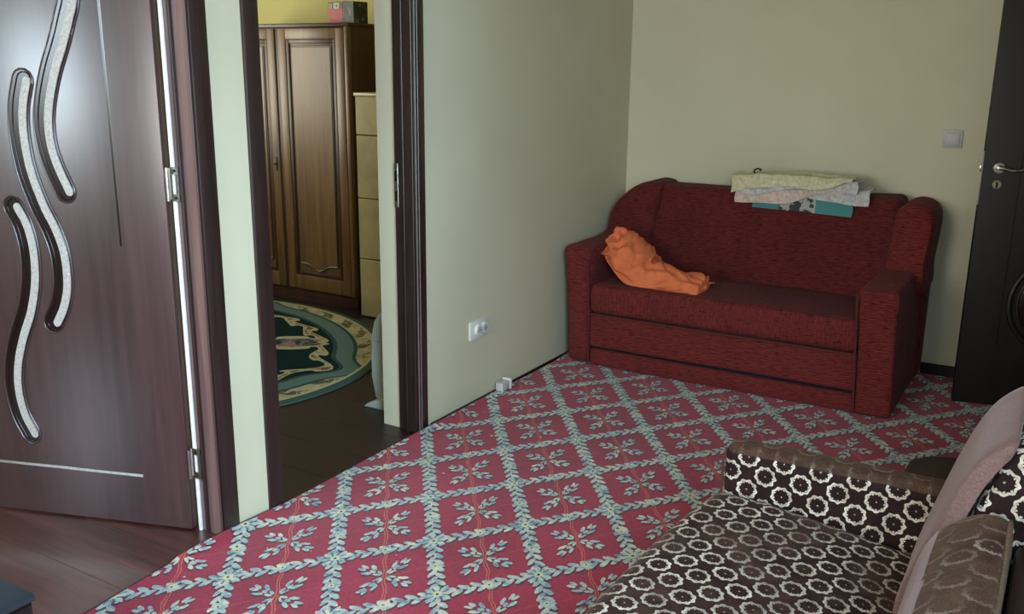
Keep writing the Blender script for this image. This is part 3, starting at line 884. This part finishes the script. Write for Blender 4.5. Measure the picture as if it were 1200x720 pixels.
# ================================================================ ARMCHAIR
ac = thing('armchair', 'wide armchair in brown velvet with cream ring pattern, worn seat, in front right', 'armchair', (1.9, 1.9, 0))
def acseat(l, w_):
    w_ = w_.copy()
    t = (w_.x-1.47)/.6
    if l.z > 0:
        w_.z += -.065*t*max(0, l.z) + .018*(1-l.x**2)*(1-l.y**4) + ns(w_, 5, .008)
    if l.x < 0: w_.x += -.05*(1-((w_.y-1.75)/.65)**2)*max(0, -l.x) + .02
    return w_
build('seat_cushion', soft(1.475, 2.085, 1.42, 2.368, .19, .385, .055, 60, 5, acseat), M_vel_w, ac)
build('base', soft(1.52, 2.30, 1.36, 2.40, .07, .20, .02, 10), M_vel, ac)
for x, y in ((1.58, 1.42), (1.58, 2.34), (2.24, 1.42), (2.24, 2.34)):
    build('leg', lathe([(.018, 0), (.026, .070)], x, y, .0125, 14), M_frame, ac)
def acarm(l, w_):
    w_ = w_.copy()
    if l.z > 0: w_.z += ns(w_, 6, .004)
    w_.y += ns(w_, 5, .004); return w_
def farm(y0, y1):
    bm = soft(1.505, 2.17, y0, y1, .08, .502, .030, 40, 5, acarm); bm.normal_update()
    o = build('arm', bm, [M_vel, M_vel_top], ac)
    for p_ in o.data.polygons:
        if p_.normal.z > .35: p_.material_index = 1
    return o
arm1 = farm(2.372, 2.462); arm2 = farm(1.318, 1.408)
for yy in (2.374, 2.460, 1.320, 1.406):
    build('arm_piping', tube([(1.506, yy, .12), (1.504, yy, .46), (1.512, yy, .489)], .0035, 6), M_brown_pipe, ac)
# backrest: tall far section, lower near section
def prof_bm(front, back, y0, y1, r=.02, jitter=.003):
    P = catmull([(p[0], 0, p[1]) for p in front+back], 5)
    bm = bmesh.new(); rings = []
    cx_ = sum(p.x for p in P)/len(P); cz_ = sum(p.z for p in P)/len(P); N_ = len(P)
    ys = [(y0, .90), (y0+r*.15, .955), (y0+r*.5, .985), (y0+r, 1)]
    ny = 12
    ys += [(y0+r+(y1-y0-2*r)*i/ny, 1) for i in range(1, ny)] + [(y1-r, 1), (y1-r*.5, .985), (y1-r*.15, .955), (y1, .90)]
    for (y, s) in ys:
        # inset by a distance rather than by a factor, so the tall side keeps its outline
        rr = []
        for p in P:
            d = Vector((p.x-cx_, 0, p.z-cz_)); L = max(d.length, 1e-5); ins = (1-s)*.2
            q = d*(max(0, L-ins)/L)
            x, z = cx_+q.x, cz_+q.z
            rr.append(bm.verts.new((x + noise.noise(Vector((x*7, y*7, z*7)))*jitter, y, z + noise.noise(Vector((x*5, y*6, z*5+3)))*jitter)))
        rings.append(rr)
    for a, b in zip(rings[:-1], rings[1:]):
        for i in range(N_): bm.faces.new((a[i], a[(i+1) % N_], b[(i+1) % N_], b[i]))
    bm.faces.new(rings[0][::-1]); bm.faces.new(rings[-1]); return bm
front = [(2.045, .22), (2.028, .30), (2.026, .40), (2.066, .546), (2.112, .688), (2.148, .762), (2.195, .806)]
build('back_pad', prof_bm(front, [(2.212, .800), (2.190, .765), (2.158, .70), (2.122, .58), (2.098, .45), (2.096, .22)], 1.94, 2.368, .045), M_plush, ac, ang=60, label='plain pinkish brown front of the backrest')
build('backrest', prof_bm([(2.11, .22), (2.112, .45), (2.132, .58), (2.168, .70), (2.205, .785)], [(2.30, .80), (2.37, .76), (2.385, .6), (2.36, .22)], 1.965, 2.372), M_vel, ac, ang=60, label='tall patterned section of the backrest')
lowp = [(2.050, .22), (2.050, .36), (2.052, .45), (2.064, .54), (2.084, .60), (2.115, .635), (2.16, .665), (2.205, .668)]
lb_ = build('back_pad', prof_bm(lowp, [(2.222, .64), (2.228, .5), (2.23, .22)], 1.42, 1.925, .03), [M_plush, M_vel_ww], ac, ang=60, label='low rubbed brown near section of the backrest')
for p_ in lb_.data.polygons:
    c = p_.center + Vector((1.9, 1.9, 0))
    if c.x > 2.098 : p_.material_index = 1
build('back_piping', tube(catmull([(2.222, 1.44, .650), (2.220, 1.7, .656), (2.217, 1.90, .662), (2.221, 1.924, .62), (2.227, 1.926, .5), (2.228, 1.926, .3)], 6), .0045, 6), M_cream_pipe, ac)
build('back_frame', B(2.232, 2.37, 1.36, 1.955, .08, .60, bev=.015), M_leather, ac)

# ---- small round stool behind the armchair
so = thing('round_stool', 'low dark brown round stool on the carpet behind the armchair', 'stool', (2.035, 3.12, 0))
build('seat_pad', lathe([(.135, .205), (.148, .215), (.152, .232), (.146, .248), (.12, .256), (.05, .260), (.0005, .260)], 2.035, 3.12, 0, 40), M_leather, so, ang=50)
build('seat_ring', lathe([(.12, .180), (.140, .182), (.142, .205), (.12, .206)], 2.035, 3.12, 0, 32), M_frame, so, ang=30)
for k in range(4):
    a = PI/4 + k*PI/2
    build('leg', tube([(2.035+.12*math.cos(a), 3.12+.12*math.sin(a), .0125), (2.035+.10*math.cos(a), 3.12+.10*math.sin(a), .185)], [.011, .016], 12), M_frame, so)

# ================================================================ WALL FITTINGS
# double socket on the left wall
sk = thing('wall_socket', 'white socket plate with two round outlets low on the left wall', 'socket', (0, 3.45, .33))
build('plate', B(.0, .010, 3.365, 3.515, .305, .390, bev=.003), M_white_pl, sk)
for yc in (3.425, 3.475):
    pr = tube([(.009, yc, .347), (.022, yc, .347)], [.027, .025], 20)
    o = build('outlet', pr, M_white_pl, sk)
    build('recess', tube([(.0215, yc, .347), (.0228, yc, .347)], .017, 16), M_grey_pl, o)
    for dz in (-.007, .007):
        build('pin_hole', tube([(.0225, yc+dz, .347), (.0236, yc+dz, .347)], .003, 8), M_black, o)
# light switch on the back wall
sw = thing('light_switch', 'pale grey light switch plate on the back wall beside the dark door', 'light switch', (1.70, D, 1.14))
build('plate', B(1.655, 1.742, D-.009, D, 1.142, 1.228, bev=.003), M_grey_pl, sw)
build('rocker', B(1.667, 1.730, D-.013, D-.008, 1.154, 1.216, bev=.003), M_grey_pl, sw)
# small plug block on the carpet edge
pg = thing('plug_adapter', 'small grey-white plug adapter lying on the carpet edge against the left wall', 'adapter', (.045, 3.60, .01))
build('body', B(.022, .062, 3.560, 3.625, .018, .058, bev=.004), M_grey_pl, pg)
build('white_rim', B(.018, .066, 3.625, 3.640, .014, .066, bev=.003), M_white_pl, pg)
for zz in (.028, .050):
    build('pin', tube([(.042, 3.64, zz), (.042, 3.658, zz)], .0026, 8), M_chrome, pg)
build('corner_post', B(.058, .063, 3.556, 3.562, .014, .060), M_white_pl, pg, smooth=False)
# nail on wall_back handled in the bedroom

# ================================================================ BEDROOM BEHIND DOORWAY
wd = thing('wardrobe', 'brown wooden wardrobe with tall framed doors in the room through the doorway', 'wardrobe', (-2.1, 4.7, 0))
WX0, WX1, WY, WZ = -2.70, -1.53, 4.40, 1.74
build('carcass', B(WX0, WX1, WY+.022, 4.97, .02, WZ-.012, bev=.003), M_ward_d, wd)
build('top', B(WX0-.01, WX1+.006, WY-.006, 4.98, WZ-.022, WZ, bev=.004), M_ward_d, wd)
build('plinth', B(WX0, WX1, WY+.012, WY+.03, .0, .085, bev=.002), M_ward_d, wd)
def wdoor(x0, x1, mirror):
    z0, z1 = .09, WZ-.03
    d = build('door', B(x0, x1, WY, WY+.02, z0, z1, bev=.003), M_ward, wd)
    # frame members proud of the panel
    fw = .062
    for nm, a in (('stile', (x0, x0+fw, z0, z1)), ('stile', (x1-fw, x1, z0, z1)), ('rail', (x0+fw, x1-fw, z1-fw, z1)), ('rail', (x0+fw, x1-fw, z0, z0+fw+.03))):
        build(nm, B(a[0], a[1], WY-.012, WY, a[2], a[3], bev=.003), M_ward, d)
    # dark moulding inside the frame
    mi = .026
    a0, a1, b0, b1 = x0+fw, x1-fw, z0+fw+.03, z1-fw
    for a in ((a0, a0+mi, b0, b1), (a1-mi, a1, b0, b1), (a0+mi, a1-mi, b1-mi, b1), (a0+mi, a1-mi, b0, b0+mi)):
        build('moulding', B(a[0], a[1], WY-.008, WY, a[2], a[3], bev=.004), M_ward_d, d)
    # raised field with arched foot
    p0, p1, q0, q1 = a0+mi+.022, a1-mi-.022, b0+mi+.03, b1-mi-.022
    if p1-p0 > .05:
        n = 16; prof = [(p0, q1), (p1, q1), (p1, q0+.03)]
        for i in range(n+1):
            t = i/n; x = p1 + (p0-p1)*t; prof.append((x, q0+.03 - .042*math.exp(-((t-.5)/.2)**2)))
        prof.append((p0, q0+.03))
        P2 = []
        for q in prof:
            if not P2 or (abs(P2[-1][0]-q[0])+abs(P2[-1][1]-q[1])) > 1e-5: P2.append(q)
        bm = prism(P2, 1, WY-.009, WY)
        build('raised_field', bm, M_ward, d, smooth=False)
        for a in ((p0-.010, p0, q0+.02, q1+.01), (p1, p1+.010, q0+.02, q1+.01), (p0, p1, q1, q1+.010)):
            build('moulding', B(a[0], a[1], WY-.006, WY, a[2], a[3], bev=.002, seg=1), M_ward_d, d)
        build('moulding', tube([(q[0], WY-.006, q[1]-.006) for q in prof[2:-1]], .006, 6), M_ward_d, d)
    return d
wdoor(-2.085, -1.56, 0); wdoor(-2.645, -2.115, 0)
build('centre_strip', B(-2.112, -2.088, WY-.004, WY+.022, .09, WZ-.03, bev=.002), M_ward_d, wd)
build('corner_stile', B(-1.557, WX1, WY-.010, WY+.022, .085, WZ-.022, bev=.003), M_ward, wd)
es = build('escutcheon', B(-2.150, -2.136, WY-.016, WY-.011, .84, .93, bev=.003), M_skirt, wd)
build('key', tube([(-2.143, WY-.012, .885), (-2.143, WY-.035, .885)], .005, 8), M_skirt, es)

# game box on the wardrobe
def boxmat():
    m, p, nt = newmat('printed_card_dark_side', (40, 44, 40), .5)
    v = coords(nt); n = tex_noise(nt, v, 26, 3)
    lk(nt, ramp(nt, n, [(.4, (24, 28, 28)), (.55, (56, 66, 60)), (.68, (120, 124, 112))]), p.inputs['Base Color']); return m
M_bxd = boxmat(); M_red = plain('red_card', (176, 44, 50), .5, 0, .04, 20, 0); M_maroon = plain('maroon_card', (92, 36, 44), .5, 0, .04, 20, 0)
M_wht = plain('white_print', (200, 196, 170), .6, 0, .03, 20, 0)
gb = thing('card_box', 'small red and dark printed card box standing on the wardrobe top', 'box', (-1.65, 4.55, WZ), math.radians(-4))
bx0, bx1, by0, by1, bz = -.105, .100, -.06, .06, .125
build('body', B(bx0, bx1, by0, by1, 0, bz, bev=.001, seg=1), M_bxd, gb, local=True, smooth=False)
build('red_front', B(bx0, .012, by0-.0012, by0, 0, bz*.66, ), M_red, gb, local=True, smooth=False)
build('maroon_band', B(bx0, .012, by0-.0012, by0, bz*.66, bz), M_maroon, gb, local=True, smooth=False)
bm = bmesh.new()
for q in ((-.098, -.091), (-.084, -.077)): box(bm, q[0], q[1], by0-.0022, by0-.001, bz*.66, bz*.93)
build('printed_bars', bm, M_wht, gb, local=True, smooth=False)
rs = build('printed_square', B(-.064, -.016, by0-.0022, by0-.001, bz*.67, bz*.95, bev=.0005, seg=1), M_wht, gb, local=True, smooth=False)
build('printed_dot', tube([(-.036, by0-.0024, bz*.80), (-.036, by0-.0030, bz*.80)], .007, 12), M_skirt, rs, local=True)

# tiled stove right of the wardrobe
tsv = thing('tiled_stove', 'beige tiled stove beside the wardrobe in the far room', 'stove', (-1.08, 4.62, 0))
SX0, SX1, SY0, SY1 = -1.425, -.72, 4.32, 4.95
build('core', B(SX0+.008, SX1-.008, SY0+.008, SY1, 0, 1.305), M_grout, tsv, smooth=False)
zs = [0.004, .364, .732, 1.103, 1.328]
tile_meshes = {}
for r_ in range(4):
    z0, z1 = zs[r_]+.003, zs[r_+1]-.003
    for c_ in range(3):
        x0 = SX0 + (SX1-SX0)*c_/3; x1 = SX0 + (SX1-SX0)*(c_+1)/3
        build('tile', B(x0+.002, x1-.002, SY0-.004, SY0+.012, z0, z1, bev=.004, seg=1), M_beige_tile, tsv, smooth=False)
    for c_ in range(3):
        y0 = SY0 + (SY1-SY0)*c_/3; y1 = SY0 + (SY1-SY0)*(c_+1)/3
        build('tile', B(SX0-.006, SX0+.010, y0+.002+(.004 if c_ == 0 else 0), y1-.002, z0, z1, bev=.004, seg=1), M_beige_tile, tsv, smooth=False)
build('top_slab', B(SX0-.004, SX1+.01, SY0-.012, SY1, 1.325, 1.345, bev=.004), M_beige_tile, tsv)
cup = build('jar', lathe([(.034, 0), (.038, .01), (.036, .11), (.030, .135), (.028, .15)], -1.27, 4.42, 1.345, 20), M_grey_pl)
solo(cup, 'pale grey jar standing on the tiled stove, half behind the door reveal', 'jar')
# hook and hanging cord on the yellow wall
hk = thing('wall_hook', 'small dark hook with a thin cord on the yellow wall', 'hook', (-1.50, D-.012, 1.80))
build('nail', tube([(-1.56, D-.011, 1.86), (-1.56, D-.04, 1.865)], .006, 8), M_skirt, hk)
build('cord', tube(catmull([(-1.56, D-.03, 1.862), (-1.50, D-.02, 1.78), (-1.42, D-.015, 1.64), (-1.36, D-.012, 1.50), (-1.33, D-.012, 1.36)], 6), .003, 6), M_grey_pl, hk)

# oval rug
def oval():
    bm = bmesh.new(); n = 96; a, b = 1.27, 1.10
    prof = [(1.0, 0.001), (1.0, .009), (.985, .013), (.8, .013), (.5, .013), (.2, .013)]
    rings = [[bm.verts.new((a*s*math.cos(2*PI*k/n), b*s*math.sin(2*PI*k/n), z)) for k in range(n)] for s, z in prof]
    for p, q in zip(rings[:-1], rings[1:]):
        for k in range(n): bm.faces.new((p[k], p[(k+1) % n], q[(k+1) % n], q[k]))
    bm.faces.new(rings[-1]); bm.faces.new(rings[0][::-1])
    o = build('oval_rug', bm, M_rug, uv=False)
    o.location = (-1.92, 3.22, 0); o['label'] = 'oval green and cream floral rug on the dark boards before the wardrobe'; o['category'] = 'rug'
oval()

# white panel heater just inside the doorway
ht = thing('panel_heater', 'white upright plastic heater on a foot just inside the far doorway', 'heater', (-.32, 3.27, 0))
M_heat = plain('grey_green_white_plastic', (196, 202, 188), .4, 0, .02, 10, 0)
hp_ = [(-.335, .030), (-.352, .045), (-.366, .14), (-.366, .22), (-.360, .31), (-.338, .405), (-.308, .446), (-.27, .458), (-.235, .45), (-.225, .40), (-.225, .03)]
build('body', prism(hp_, 1, 3.13, 3.62, bev=.008), M_heat, ht)
build('top_grille', prism([(-.362, .312), (-.340, .402), (-.310, .442), (-.27, .454), (-.262, .452), (-.262, .312)], 1, 3.122, 3.131, bev=.003), M_heat, ht)
for yy in (3.10, 3.54):
    build('foot', prism([(-.395, .001), (-.215, .001), (-.215, .05), (-.30, .046), (-.345, .034), (-.375, .018)], 1, yy, yy+.07, bev=.004), M_heat, ht)

# ---------------- low black cabinet at the bottom left corner of the view
M_bluetop = plain('blue_black_laminate', (40, 50, 60), .30, 0, .05, 12, 0)
bb = thing('low_cabinet', 'low black cabinet with blue-grey top against the wall at the bottom left corner', 'cabinet', (.16, .85, 0))
build('carcass', B(.028, .286, .60, 1.098, .012, .284, bev=.002), M_black, bb)
build('top', B(.024, .292, .592, 1.104, .284, .300, bev=.002), M_bluetop, bb)
build('door', B(.287, .291, .61, .845, .03, .276, bev=.001, seg=1), M_black, bb, smooth=False)
build('door', B(.287, .291, .851, 1.092, .03, .276, bev=.001, seg=1), M_black, bb, smooth=False)
